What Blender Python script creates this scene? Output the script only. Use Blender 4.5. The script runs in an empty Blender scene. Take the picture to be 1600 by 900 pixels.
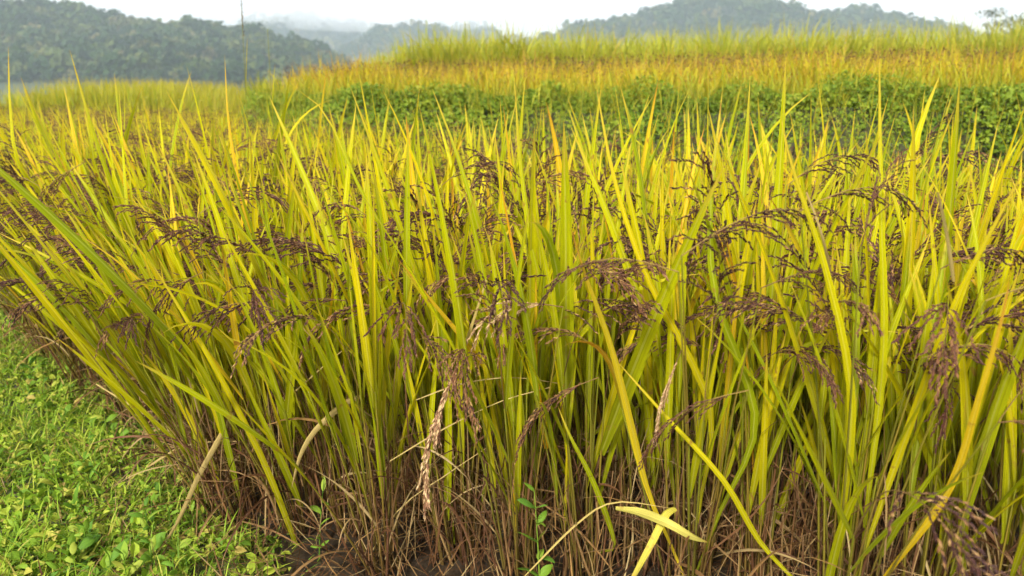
import bpy, math
import numpy as np
from mathutils import Vector, Matrix

# ------------------------------------------------------------------ camera, sky, sun, exposure
SC = bpy.context.scene
COL = SC.collection
PITCH = math.radians(13.93)
CAM_H = 1.40
FPX = 1250.0                      # focal length in photograph pixels (1600 wide)
cam_d = bpy.data.cameras.new('camera')
cam = bpy.data.objects.new('camera', cam_d)
COL.objects.link(cam)
cam.location = (0, 0, CAM_H)
cam.rotation_euler = (math.pi / 2 - PITCH, 0, 0)
cam_d.sensor_width = 36.0
cam_d.lens = 36.0 * FPX / 1600.0
cam_d.clip_start = 0.05
cam_d.clip_end = 9000
cam_d.dof.use_dof = True
cam_d.dof.focus_distance = 2.3
cam_d.dof.aperture_fstop = 3.2
SC.camera = cam

SUN_EL, SUN_AZ = 38.0, 200.0      # degrees; azimuth clockwise from +Y, behind the camera
world = bpy.data.worlds.new('World')
SC.world = world
world.use_nodes = True
wn, wl = world.node_tree.nodes, world.node_tree.links
wn.clear()
w_out = wn.new('ShaderNodeOutputWorld')
w_bg = wn.new('ShaderNodeBackground')
w_bg.inputs['Strength'].default_value = 0.1
w_sky = wn.new('ShaderNodeTexSky')
w_sky.sky_type = 'NISHITA'
w_sky.sun_disc = False
w_sky.sun_elevation = math.radians(SUN_EL)
w_sky.sun_rotation = math.radians(SUN_AZ)
w_sky.dust_density = 3.0
w_tc = wn.new('ShaderNodeTexCoord')
w_map = wn.new('ShaderNodeMapping')
w_map.inputs['Scale'].default_value = (2.2, 2.2, 7.0)
w_no = wn.new('ShaderNodeTexNoise')
w_no.inputs['Scale'].default_value = 1.6
w_no.inputs['Detail'].default_value = 5.0
w_no.inputs['Roughness'].default_value = 0.5
w_rp = wn.new('ShaderNodeValToRGB')
w_rp.color_ramp.elements[0].position = 0.40
w_rp.color_ramp.elements[0].color = (7.9, 8.05, 8.3, 1)
w_rp.color_ramp.elements[1].position = 0.60
w_rp.color_ramp.elements[1].color = (11.2, 11.1, 11.0, 1)
w_mix = wn.new('ShaderNodeMix')
w_mix.data_type = 'RGBA'
w_mix.inputs['Factor'].default_value = 0.93
wl.new(w_tc.outputs['Generated'], w_map.inputs['Vector'])
wl.new(w_map.outputs['Vector'], w_no.inputs['Vector'])
wl.new(w_no.outputs['Fac'], w_rp.inputs['Fac'])
wl.new(w_sky.outputs['Color'], w_mix.inputs['A'])
wl.new(w_rp.outputs['Color'], w_mix.inputs['B'])
wl.new(w_mix.outputs['Result'], w_bg.inputs['Color'])
wl.new(w_bg.outputs['Background'], w_out.inputs['Surface'])

sun_d = bpy.data.lights.new('sun', 'SUN')
sun_d.energy = 3.9
sun_d.angle = math.radians(9)
sun_d.color = (1.0, 0.965, 0.90)
sun = bpy.data.objects.new('sun', sun_d)
COL.objects.link(sun)
_e, _a = math.radians(SUN_EL), math.radians(SUN_AZ)
_sd = Vector((math.sin(_a) * math.cos(_e), math.cos(_a) * math.cos(_e), math.sin(_e)))
sun.rotation_euler = _sd.to_track_quat('Z', 'Y').to_euler()
sun.location = (0, 0, 60)

SC.view_settings.view_transform = 'Standard'
SC.view_settings.look = 'None'
SC.view_settings.gamma = 1.0
SC.view_settings.use_curve_mapping = False
SC.view_settings.exposure = 0.68
SC.render.engine = 'CYCLES'
SC.cycles.use_denoising = True
SC.cycles.max_bounces = 6
SC.cycles.diffuse_bounces = 3
SC.cycles.glossy_bounces = 2
SC.cycles.transmission_bounces = 4
SC.cycles.volume_bounces = 2
SC.cycles.use_adaptive_sampling = True
SC.cycles.adaptive_threshold = 0.035
SC.cycles.adaptive_min_samples = 24

rng = np.random.RandomState(11)
PI = math.pi
sP, cP = math.sin(PITCH), math.cos(PITCH)


def P(u, v, y):
    """The point at depth y (metres along +Y) seen at pixel (u, v) of the photograph."""
    a, b = (u - 800) / FPX, -(v - 450) / FPX
    d = np.array([a, cP + b * sP, -sP + b * cP])
    return np.array([0, 0, CAM_H]) + d * (y / d[1])


def pix(p):
    x, y, z = p[0], p[1], p[2] - CAM_H
    f = y * cP - z * sP
    up = y * sP + z * cP
    return 800 + FPX * x / f, 450 - FPX * up / f, f


# ------------------------------------------------------------------ mesh helpers
def mesh_np(name, V, F, uv=None, rnd=None, mat=None, smooth=True):
    """V (n,3); F (m,k) faces all of k corners; uv per vertex (n,2); rnd per vertex (n,)."""
    V = np.ascontiguousarray(V, dtype=np.float32).reshape(-1, 3)
    F = np.ascontiguousarray(F, dtype=np.int32)
    m, k = F.shape
    me = bpy.data.meshes.new(name)
    me.vertices.add(len(V))
    me.vertices.foreach_set('co', V.ravel())
    me.loops.add(m * k)
    me.loops.foreach_set('vertex_index', F.ravel())
    me.polygons.add(m)
    me.polygons.foreach_set('loop_start', np.arange(0, m * k, k, dtype=np.int32))
    me.polygons.foreach_set('loop_total', np.full(m, k, dtype=np.int32))
    me.polygons.foreach_set('use_smooth', np.full(m, smooth, dtype=bool))
    if uv is not None:
        lay = me.uv_layers.new(name='UVMap')
        lay.data.foreach_set('uv', np.ascontiguousarray(uv, dtype=np.float32)[F.ravel()].ravel())
    if rnd is not None:
        at = me.attributes.new('rnd', 'FLOAT', 'POINT')
        at.data.foreach_set('value', np.ascontiguousarray(rnd, dtype=np.float32))
    me.update(calc_edges=True)
    if mat is not None:
        me.materials.append(mat)
    return me


def link(name, data, parent=None, loc=None, rot=None, scale=None):
    o = bpy.data.objects.new(name, data)
    COL.objects.link(o)
    if parent is not None:
        o.parent = parent
    if loc is not None:
        o.location = loc
    if rot is not None:
        o.rotation_euler = rot
    if scale is not None:
        o.scale = scale
    return o


def tag(o, label=None, cat=None, group=None, kind=None):
    if label: o['label'] = label
    if cat: o['category'] = cat
    if group: o['group'] = group
    if kind: o['kind'] = kind
    return o


def blades(base, az, th0, bend, L, W, S=5, fold=False, twist0=0.0, twist=0.0, power=1.4, prof='rice', rnd=None):
    """N ribbons. Returns V, quads, uv, rnd. th0 tilt from vertical, bend extra tilt reached at the tip."""
    base = np.asarray(base, float).reshape(-1, 3)
    N = len(base)
    ex = lambda q: np.broadcast_to(np.asarray(q, float), (N,))[:, None]
    az, th0, bend, L, W, tw0, tw, pw = map(ex, (az, th0, bend, L, W, twist0, twist, power))
    s = np.linspace(0, 1, S + 1)[None, :]
    th = th0 + bend * s ** pw
    h = np.stack([np.cos(az), np.sin(az), 0 * az], -1)
    z = np.array([0, 0, 1.0])
    tan = np.sin(th)[..., None] * h + np.cos(th)[..., None] * z
    mid = (tan[:, 1:] + tan[:, :-1]) * 0.5 * (L / S)[..., None]
    pos = np.concatenate([np.zeros((N, 1, 3)), np.cumsum(mid, 1)], 1) + base[:, None, :]
    perp = np.stack([-np.sin(az), np.cos(az), 0 * az], -1)
    nor = np.cos(th)[..., None] * h - np.sin(th)[..., None] * z
    ps = tw0 + tw * s
    side = np.cos(ps)[..., None] * perp + np.sin(ps)[..., None] * nor
    n2 = -np.sin(ps)[..., None] * perp + np.cos(ps)[..., None] * nor
    if prof == 'rice':
        w = (0.5 + 0.5 * np.minimum(s / 0.22, 1)) * (1 - s ** 2.6) ** 0.9
    elif prof == 'stalk':
        w = 1 - 0.4 * s
    else:
        w = np.sin(PI * np.clip(s * 0.93 + 0.05, 0, 1)) ** 0.8
    w = W * w * 0.5
    if fold:
        V = np.stack([pos - side * w[..., None], pos - n2 * (w * 0.42)[..., None], pos + side * w[..., None]], 2)
        k, us = 3, np.array([0, .5, 1.0])
    else:
        V = np.stack([pos - side * w[..., None], pos + side * w[..., None]], 2)
        k, us = 2, np.array([0, 1.0])
    uv = np.stack(np.broadcast_arrays(us[None, None, :], s[:, :, None] + 0 * V[..., 0]), -1)
    i = (np.arange(N) * (S + 1) * k)[:, None, None] + (np.arange(S) * k)[None, :, None] + np.arange(k - 1)[None, None, :]
    F = np.stack([i, i + 1, i + k + 1, i + k], -1).reshape(-1, 4)
    r = rng.rand(N) if rnd is None else np.broadcast_to(np.asarray(rnd, float), (N,))
    r = np.repeat(r, (S + 1) * k)
    return V.reshape(-1, 3), F, uv.reshape(-1, 2), r


def join(parts):
    Vs, Fs, Us, Rs, off = [], [], [], [], 0
    for V, F, U, R in parts:
        Vs.append(V); Fs.append(F + off); Us.append(U); Rs.append(R); off += len(V)
    return np.concatenate(Vs), np.concatenate(Fs), np.concatenate(Us), np.concatenate(Rs)


def spindles(c, ax, L, W, rnd):
    """N grains: stretched four-sided spindles of 8 triangles."""
    c, ax = np.asarray(c, float), np.asarray(ax, float)
    N = len(c)
    ax = ax / np.linalg.norm(ax, axis=1, keepdims=True)
    t = np.where(np.abs(ax[:, 2:3]) > 0.9, np.array([[1.0, 0, 0]]), np.array([[0, 0, 1.0]]))
    a = np.cross(ax, t); a /= np.linalg.norm(a, axis=1, keepdims=True)
    b = np.cross(ax, a)
    L = np.broadcast_to(L, (N,))[:, None]; W = np.broadcast_to(W, (N,))[:, None]
    V = np.stack([c - ax * L / 2, c + a * W / 2, c + b * W * .38, c - a * W / 2, c - b * W * .38, c + ax * L / 2], 1)
    f = np.array([[0, 2, 1], [0, 3, 2], [0, 4, 3], [0, 1, 4], [5, 1, 2], [5, 2, 3], [5, 3, 4], [5, 4, 1]])
    F = (np.arange(N) * 6)[:, None, None] + f[None]
    uv = np.zeros((N * 6, 2))
    return V.reshape(-1, 3), F.reshape(-1, 3), uv, np.repeat(rnd, 6)


def tubes(lines, radii, sides=4, rnd=None):
    """list of (n,3) polylines with (n,) radii -> quads."""
    out = []
    for j, (p, r) in enumerate(zip(lines, radii)):
        p = np.asarray(p, float); n = len(p)
        t = np.gradient(p, axis=0); t /= np.linalg.norm(t, axis=1, keepdims=True) + 1e-9
        ref = np.array([0.3, 0.9, 0.1]) if abs(t[0, 1]) < .8 else np.array([1.0, 0, 0])
        a = np.cross(t, ref); a /= np.linalg.norm(a, axis=1, keepdims=True) + 1e-9
        b = np.cross(t, a)
        an = np.arange(sides) * 2 * PI / sides
        V = p[:, None] + (a[:, None] * np.cos(an)[None, :, None] + b[:, None] * np.sin(an)[None, :, None]) * np.broadcast_to(r, (n,))[:, None, None]
        i = (np.arange(n - 1) * sides)[:, None] + np.arange(sides)[None]
        i2 = (np.arange(n - 1) * sides)[:, None] + (np.arange(sides)[None] + 1) % sides
        F = np.stack([i, i2, i2 + sides, i + sides], -1).reshape(-1, 4)
        s = np.repeat(np.linspace(0, 1, n), sides)
        uv = np.stack([np.tile(np.arange(sides) / sides, n), s], -1)
        rr = rng.rand() if rnd is None else rnd[j]
        out.append((V.reshape(-1, 3), F, uv, np.full(n * sides, rr)))
    return join(out)


def cards(c, nrm, dirn, L, W, rnd, foldz=0.25):
    """N oval leaves of two folded quads, base at c, growing along dirn, face normal about nrm."""
    c = np.asarray(c, float); N = len(c)
    d = dirn - nrm * (dirn * nrm).sum(1, keepdims=True)
    d /= np.linalg.norm(d, axis=1, keepdims=True) + 1e-9
    s = np.cross(nrm, d)
    L = np.broadcast_to(L, (N,))[:, None]; W = np.broadcast_to(W, (N,))[:, None]
    up = nrm * W * foldz
    V = np.stack([c, c + d * L * .3 - s * W * .5 + up, c + d * L * .68 - s * W * .42 + up,
                  c + d * L - nrm * L * .12, c + d * L * .68 + s * W * .42 + up, c + d * L * .3 + s * W * .5 + up], 1)
    f = np.array([[0, 3, 2, 1], [0, 5, 4, 3]])
    F = ((np.arange(N) * 6)[:, None, None] + f[None]).reshape(-1, 4)
    uv = np.tile(np.array([[.5, 0], [0, .3], [0, .68], [.5, 1], [1, .68], [1, .3]]), (N, 1))
    return V.reshape(-1, 3), F, uv, np.repeat(rnd, 6)


def unit(n):
    v = rng.normal(size=(n, 3))
    return v / np.linalg.norm(v, axis=1, keepdims=True)


def vnoise(x, y, scale=1.0, seed=0, oct=3):
    """cheap smooth value noise, about -1..1"""
    x, y = np.asarray(x, float) / scale, np.asarray(y, float) / scale
    tot, amp = 0, 1.0
    for o in range(oct):
        xi, yi = np.floor(x), np.floor(y)
        fx, fy = x - xi, y - yi
        fx, fy = fx * fx * (3 - 2 * fx), fy * fy * (3 - 2 * fy)
        def h(a, b):
            q = np.sin(a * 127.1 + b * 311.7 + seed * 74.7 + o * 19.3) * 43758.5453
            return (q - np.floor(q)) * 2 - 1
        tot = tot + amp * ((h(xi, yi) * (1 - fx) + h(xi + 1, yi) * fx) * (1 - fy) + (h(xi, yi + 1) * (1 - fx) + h(xi + 1, yi + 1) * fx) * fy)
        amp *= .5; x = x * 2.03 + 7.1; y = y * 2.03 + 3.7
    return tot / 1.6


def grid_mesh(name, xs, ys, zf, mat):
    X, Y = np.meshgrid(xs, ys)
    V = np.stack([X, Y, zf(X, Y)], -1).reshape(-1, 3)
    nx, ny = len(xs), len(ys)
    i = (np.arange(ny - 1) * nx)[:, None] + np.arange(nx - 1)[None]
    F = np.stack([i, i + 1, i + nx + 1, i + nx], -1).reshape(-1, 4)
    return mesh_np(name, V, F, mat=mat)


# ------------------------------------------------------------------ materials
def new_mat(name):
    m = bpy.data.materials.new(name)
    m.use_nodes = True
    nt = m.node_tree
    nt.nodes.clear()
    return m, nt.nodes, nt.links


def ramp(nodes, stops, interp='LINEAR'):
    r = nodes.new('ShaderNodeValToRGB')
    cr = r.color_ramp
    cr.interpolation = interp
    while len(cr.elements) < len(stops):
        cr.elements.new(0.5)
    for e, (p, c) in zip(cr.elements, stops):
        e.position = p
        e.color = (*c, 1)
    return r


def rnd_value(n, l, mult=1.0):
    """fract(mesh attribute rnd + object random)"""
    at = n.new('ShaderNodeAttribute'); at.attribute_name = 'rnd'
    oi = n.new('ShaderNodeObjectInfo')
    ad = n.new('ShaderNodeMath'); ad.operation = 'ADD'
    l.new(at.outputs['Fac'], ad.inputs[0]); l.new(oi.outputs['Random'], ad.inputs[1])
    fr = n.new('ShaderNodeMath'); fr.operation = 'FRACT'
    l.new(ad.outputs[0], fr.inputs[0])
    return fr.outputs[0]


def leaf_mat(name, stops_rnd, tip, tip_at=0.86, base_mix=None, trans=0.3, rough=0.6, streak=0.35, spec=0.16, blotch=None, midrib=False, base_to=.62):
    """blade: colour picked per blade, greener towards its base, drier at the tip, streaked along its veins."""
    m, n, l = new_mat(name)
    rv = rnd_value(n, l)
    r = ramp(n, stops_rnd)
    l.new(rv, r.inputs['Fac'])
    uvn = n.new('ShaderNodeUVMap')
    sep = n.new('ShaderNodeSeparateXYZ'); l.new(uvn.outputs['UV'], sep.inputs[0])
    col = r.outputs['Color']
    if base_mix is not None:
        mr = n.new('ShaderNodeMapRange'); mr.inputs['From Min'].default_value = 0.0; mr.inputs['From Max'].default_value = base_to
        mr.inputs['To Min'].default_value = 0.85; mr.inputs['To Max'].default_value = 0.0
        l.new(sep.outputs['Y'], mr.inputs['Value'])
        mx = n.new('ShaderNodeMix'); mx.data_type = 'RGBA'
        l.new(mr.outputs[0], mx.inputs['Factor']); l.new(col, mx.inputs['A']); mx.inputs['B'].default_value = (*base_mix, 1)
        col = mx.outputs['Result']
    # veins and blotches
    cmb = n.new('ShaderNodeCombineXYZ')
    mu = n.new('ShaderNodeMath'); mu.operation = 'MULTIPLY'; mu.inputs[1].default_value = 15.0; l.new(sep.outputs['X'], mu.inputs[0])
    mv = n.new('ShaderNodeMath'); mv.operation = 'MULTIPLY'; mv.inputs[1].default_value = 2.2; l.new(sep.outputs['Y'], mv.inputs[0])
    mw = n.new('ShaderNodeMath'); mw.operation = 'MULTIPLY'; mw.inputs[1].default_value = 57.0; l.new(rv, mw.inputs[0])
    l.new(mu.outputs[0], cmb.inputs[0]); l.new(mv.outputs[0], cmb.inputs[1]); l.new(mw.outputs[0], cmb.inputs[2])
    no = n.new('ShaderNodeTexNoise'); no.inputs['Scale'].default_value = 1.0; no.inputs['Detail'].default_value = 3.0
    l.new(cmb.outputs[0], no.inputs['Vector'])
    mr2 = n.new('ShaderNodeMapRange'); mr2.inputs['From Min'].default_value = 0.3; mr2.inputs['From Max'].default_value = 0.7
    mr2.inputs['To Min'].default_value = 1.0 - streak; mr2.inputs['To Max'].default_value = 1.0 + streak * 0.45
    l.new(no.outputs['Fac'], mr2.inputs['Value'])
    sc = n.new('ShaderNodeMix'); sc.data_type = 'RGBA'; sc.blend_type = 'MULTIPLY'; sc.inputs['Factor'].default_value = 1.0
    l.new(col, sc.inputs['A']); l.new(mr2.outputs[0], sc.inputs['B'])
    col = sc.outputs['Result']
    # pale midrib
    sb = n.new('ShaderNodeMath'); sb.operation = 'SUBTRACT'; sb.inputs[1].default_value = .5; l.new(sep.outputs['X'], sb.inputs[0])
    ab = n.new('ShaderNodeMath'); ab.operation = 'ABSOLUTE'; l.new(sb.outputs[0], ab.inputs[0])
    mm = n.new('ShaderNodeMapRange'); mm.inputs['From Min'].default_value = .03; mm.inputs['From Max'].default_value = .10
    mm.inputs['To Min'].default_value = .32; mm.inputs['To Max'].default_value = 0.0
    l.new(ab.outputs[0], mm.inputs['Value'])
    mb = n.new('ShaderNodeMix'); mb.data_type = 'RGBA'; l.new(mm.outputs[0], mb.inputs['Factor']); l.new(col, mb.inputs['A']); mb.inputs['B'].default_value = (.62, .58, .14, 1) if midrib else (0, 0, 0, 1)
    if midrib: col = mb.outputs['Result']
    # dry tip
    ad = n.new('ShaderNodeMath'); ad.operation = 'MULTIPLY_ADD'; ad.inputs[1].default_value = 0.45
    l.new(no.outputs['Fac'], ad.inputs[0]); l.new(sep.outputs['Y'], ad.inputs[2])
    mr3 = n.new('ShaderNodeMapRange'); mr3.inputs['From Min'].default_value = tip_at + .2; mr3.inputs['From Max'].default_value = tip_at + 0.34
    l.new(ad.outputs[0], mr3.inputs['Value'])
    mx2 = n.new('ShaderNodeMix'); mx2.data_type = 'RGBA'
    l.new(mr3.outputs[0], mx2.inputs['Factor']); l.new(col, mx2.inputs['A']); mx2.inputs['B'].default_value = (*tip, 1)
    col = mx2.outputs['Result']
    if blotch is not None:
        tc = n.new('ShaderNodeTexCoord')
        n2 = n.new('ShaderNodeTexNoise'); n2.inputs['Scale'].default_value = 26.0; n2.inputs['Detail'].default_value = 2.0
        geo = n.new('ShaderNodeNewGeometry'); l.new(geo.outputs['Position'], n2.inputs['Vector'])
        mr4 = n.new('ShaderNodeMapRange'); mr4.inputs['From Min'].default_value = 0.66; mr4.inputs['From Max'].default_value = 0.74
        l.new(n2.outputs['Fac'], mr4.inputs['Value'])
        mx3 = n.new('ShaderNodeMix'); mx3.data_type = 'RGBA'
        l.new(mr4.outputs[0], mx3.inputs['Factor']); l.new(col, mx3.inputs['A']); mx3.inputs['B'].default_value = (*blotch, 1)
        col = mx3.outputs['Result']
    bs = n.new('ShaderNodeBsdfPrincipled')
    bs.inputs['Roughness'].default_value = rough
    bs.inputs['Specular IOR Level'].default_value = spec
    l.new(col, bs.inputs['Base Color'])
    tr = n.new('ShaderNodeBsdfTranslucent')
    l.new(col, tr.inputs['Color'])
    ms = n.new('ShaderNodeMixShader'); ms.inputs['Fac'].default_value = trans
    l.new(bs.outputs[0], ms.inputs[1]); l.new(tr.outputs[0], ms.inputs[2])
    out = n.new('ShaderNodeOutputMaterial')
    l.new(ms.outputs[0], out.inputs['Surface'])
    return m


def soil_mat(name, c1, c2, scale=9.0, rough=0.8, bump=0.4):
    m, n, l = new_mat(name)
    geo = n.new('ShaderNodeNewGeometry')
    no = n.new('ShaderNodeTexNoise'); no.inputs['Scale'].default_value = scale; no.inputs['Detail'].default_value = 6
    l.new(geo.outputs['Position'], no.inputs['Vector'])
    r = ramp(n, [(0.35, c1), (0.68, c2)])
    l.new(no.outputs['Fac'], r.inputs['Fac'])
    bs = n.new('ShaderNodeBsdfPrincipled'); bs.inputs['Roughness'].default_value = rough
    l.new(r.outputs['Color'], bs.inputs['Base Color'])
    bp = n.new('ShaderNodeBump'); bp.inputs['Strength'].default_value = bump; bp.inputs['Distance'].default_value = .02
    l.new(no.outputs['Fac'], bp.inputs['Height']); l.new(bp.outputs[0], bs.inputs['Normal'])
    out = n.new('ShaderNodeOutputMaterial'); l.new(bs.outputs[0], out.inputs['Surface'])
    return m


M = {}
M['leaf'] = leaf_mat('rice_leaf', [(0.0, (.31, .37, .003)), (.25, (.46, .475, .002)), (.6, (.60, .555, .002)), (.95, (.72, .57, .004)), (.986, (.68, .42, .01)), (1.0, (.55, .26, .012))],
                     tip=(.60, .42, .04), base_mix=(.22, .25, .005), trans=.4, blotch=(.34, .20, .03), midrib=True)
M['leaf_yellow'] = leaf_mat('ripe_rice_leaf', [(0, (.76, .58, .02)), (.7, (.78, .50, .012)), (1, (.74, .36, .012))], tip=(.50, .22, .03), trans=.36, blotch=(.40, .20, .03), midrib=True)
M['leaf_pale'] = leaf_mat('pale_rice_leaf', [(0, (.66, .57, .07)), (1, (.62, .54, .12))], tip=(.5, .34, .06), trans=.36, blotch=(.42, .26, .06), midrib=True)
M['dry'] = leaf_mat('dry_rice_leaf', [(0, (.50, .37, .16)), (.22, (.34, .21, .08)), (.45, (.19, .09, .036)), (.85, (.10, .044, .02)), (1, (.44, .25, .08))], tip=(.40, .26, .12), trans=.25, rough=.6, streak=.5)
M['dry_pale'] = leaf_mat('pale_dry_leaf', [(0, (.58, .44, .13)), (1, (.52, .38, .14))], tip=(.45, .30, .12), trans=.25, rough=.6, streak=.4)
M['stem'] = leaf_mat('rice_stem', [(0, (.22, .24, .015)), (.5, (.30, .27, .02)), (1, (.34, .24, .03))], tip=(.26, .26, .02), base_mix=(.12, .055, .025), trans=.12, streak=.5, base_to=.95)
M['dead'] = leaf_mat('dead_sheath', [(0, (.085, .038, .018)), (.5, (.14, .062, .026)), (.85, (.24, .12, .045)), (1, (.38, .24, .09))], tip=(.30, .18, .08), trans=.1, rough=.7, streak=.6)
M['stalk'] = leaf_mat('panicle_stalk', [(0, (.34, .24, .05)), (.5, (.20, .11, .04)), (1, (.16, .08, .04))], tip=(.16, .08, .04), trans=.1)


def grain_mat(name, stops):
    m, n, l = new_mat(name)
    rv = rnd_value(n, l)
    r = ramp(n, stops); l.new(rv, r.inputs['Fac'])
    bs = n.new('ShaderNodeBsdfPrincipled'); bs.inputs['Roughness'].default_value = .6; bs.inputs['Specular IOR Level'].default_value = .2
    l.new(r.outputs['Color'], bs.inputs['Base Color'])
    out = n.new('ShaderNodeOutputMaterial'); l.new(bs.outputs[0], out.inputs['Surface'])
    return m


M['grain'] = grain_mat('black_rice_grain', [(0, (.030, .010, .010)), (.45, (.070, .024, .016)), (.75, (.13, .050, .024)), (.92, (.22, .11, .04)), (1, (.36, .22, .08))])
M['grain_tan'] = grain_mat('tan_rice_grain', [(0, (.20, .09, .05)), (.5, (.42, .25, .12)), (1, (.58, .40, .20))])
M['weed'] = leaf_mat('weed_leaf', [(0, (.10, .22, .025)), (.5, (.17, .31, .025)), (.85, (.27, .40, .04)), (1, (.40, .42, .06))], tip=(.20, .30, .03), tip_at=1.2, trans=.3, streak=.25)
M['verge'] = leaf_mat('verge_leaf', [(0, (.13, .24, .02)), (.4, (.24, .37, .022)), (.72, (.36, .46, .04)), (.92, (.47, .48, .07)), (1, (.46, .33, .10))], tip=(.24, .32, .05), tip_at=1.1, trans=.3, streak=.25)
M['bank'] = leaf_mat('bank_leaf', [(0, (.08, .15, .015)), (.5, (.17, .25, .018)), (.85, (.30, .36, .03)), (1, (.42, .38, .06))], tip=(.2, .26, .04), tip_at=1.1, trans=.25, streak=.2)
M['terrace'] = leaf_mat('ripe_terrace_leaf', [(0, (.38, .38, .02)), (.5, (.54, .46, .015)), (.8, (.58, .40, .02)), (1, (.40, .22, .04))], tip=(.5, .28, .04), base_mix=(.22, .22, .02), trans=.3, streak=.2)
M['tall'] = leaf_mat('tall_grass_leaf', [(0, (.28, .34, .03)), (.5, (.40, .42, .03)), (.9, (.50, .46, .04)), (1, (.5, .36, .05))], tip=(.5, .44, .10), base_mix=(.36, .35, .02), trans=.35, streak=.2)
M['mound'] = leaf_mat('mound_leaf', [(0, (.26, .32, .02)), (.5, (.36, .36, .02)), (1, (.48, .40, .03))], tip=(.46, .36, .05), base_mix=(.16, .18, .02), trans=.3, streak=.2)
M['tree'] = leaf_mat('far_tree_leaf', [(0, (.014, .036, .012)), (.5, (.032, .066, .018)), (.78, (.085, .11, .025)), (1, (.17, .14, .06))], tip=(.06, .08, .02), tip_at=1.3, trans=.15, streak=.1)
M['bark'] = soil_mat('bark', (.06, .045, .03), (.14, .11, .08), 20)
M['mud'] = soil_mat('paddy_mud', (.016, .012, .008), (.05, .034, .02), 14, .45, .7)
M['earth'] = soil_mat('verge_earth', (.05, .045, .02), (.10, .12, .03), 12)
M['ground'] = soil_mat('valley_ground', (.06, .09, .02), (.14, .15, .03), .05)
M['bank_earth'] = soil_mat('bank_earth', (.03, .04, .012), (.07, .06, .02), 5)
M['hill'] = soil_mat('hill_ground', (.02, .035, .012), (.04, .06, .02), .05)

# ------------------------------------------------------------------ plan of the place
EDGE = np.array([(3.4, .95), (1.9, 1.25), (1.0, 1.52), (.55, 1.80), (.2, 1.95), (-.45, 2.03), (-.94, 2.24), (-1.46, 2.86), (-2.1, 3.6), (-3.1, 4.65), (-4.2, 5.85), (-6.4, 8.5), (-11, 14)])


def edge_dist(p):
    """distance from the paddy's front edge, positive inside the paddy; also arc length of the foot point."""
    p = np.asarray(p, float).reshape(-1, 2)
    best = np.full(len(p), 1e9); arc = np.zeros(len(p)); acc = 0; sgn = np.ones(len(p)); nout = np.zeros((len(p), 2))
    for a, b in zip(EDGE[:-1], EDGE[1:]):
        d = b - a; L = np.hypot(*d)
        t = np.clip(((p - a) @ d) / L ** 2, 0, 1)
        q = a + t[:, None] * d
        e = np.hypot(*(p - q).T)
        cr = d[0] * (p[:, 1] - a[1]) - d[1] * (p[:, 0] - a[0])   # inside lies on the right of travel
        m = e < best
        best[m] = e[m]; arc[m] = (acc + t * L)[m]; sgn[m] = np.where(cr < 0, 1, -1)[m]
        nout[m] = np.array([d[1], -d[0]]) / L * -1
        acc += L
    return best * sgn, arc, nout


BANK = np.array([(-4.3, 13.5), (-3.6, 10.4), (-2.2, 8.4), (0, 7.0), (3, 6.0), (6, 5.6), (12, 5.2)])
def bank_y(x):
    return np.interp(x, BANK[:, 0], BANK[:, 1])


def in_paddy(x, y):
    """behind the edge, in front of the bank or, at the far side, of the mound terrace."""
    far = np.where(x > -4.3, bank_y(x) - .55 - 1.0 * np.clip((x + 1.5) / 2.5, 0, 1), 13.2)
    return y < far


# ground sheets
g = link('ground', grid_mesh('ground', np.array([-4000, -600, -60, -10, 10, 60, 600, 4000.]), np.array([-300, -40, 0, 20, 120, 600, 4500.]), lambda x, y: -0.05 + 0 * x, M['ground']))
tag(g, kind='structure')
xs = np.arange(-12, 8.01, .16); ys = np.arange(-.6, 15.2, .16)
mud = link('paddy_mud', grid_mesh('paddy_mud', xs, ys, lambda x, y: .0 + .018 * vnoise(x, y, .35, 3), M['mud']))
tag(mud, 'dark wet mud between the rice stems', 'mud', kind='structure')


def verge_in(x, y):
    """how far a point lies inside the path: left of the paddy edge and, close to the camera, left of the mud."""
    e = -edge_dist(np.stack([np.ravel(x), np.ravel(y)], -1))[0].reshape(np.shape(x))
    return np.minimum(e, -.85 - x + .06 * vnoise(x, y, .3, 31))


def verge_z(x, y):
    d = verge_in(x, y)
    return np.clip((d + .13) / .24, -.6, 1) * .09 - .03 + .02 * vnoise(x, y, .5, 5) * np.clip(d / .2, 0, 1)


verge = link('path', grid_mesh('path', np.arange(-12, 4, .14), np.arange(-1.5, 14.5, .14), verge_z, M['earth']))
tag(verge, kind='structure')

# bank and the two terraces above it
bx = np.arange(-4.3, 12.01, .2)
def lip(x):
    return 1.18 + .018 * np.clip(x, 0, 6)
prof = np.array([(-.3, -.03), (0, 0.0), (.25, .42), (.5, .78), (.75, 1.0), (1.0, 1.0), (1.5, .82), (6.0, .84)])
bv = []
for x in bx:
    for (o, z) in prof:
        yy = bank_y(x) + o * 1.2
        bv.append((x, yy, z * lip(x) + .07 * vnoise(x, yy, .9, 8) * (z > .1)))
npf = len(prof)
bi = (np.arange(len(bx) - 1) * npf)[:, None] + np.arange(npf - 1)[None]
bank = link('bank', mesh_np('bank', np.array(bv), np.stack([bi, bi + npf, bi + npf + 1, bi + 1], -1).reshape(-1, 4), mat=M['bank_earth']))
tag(bank, kind='structure')
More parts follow.
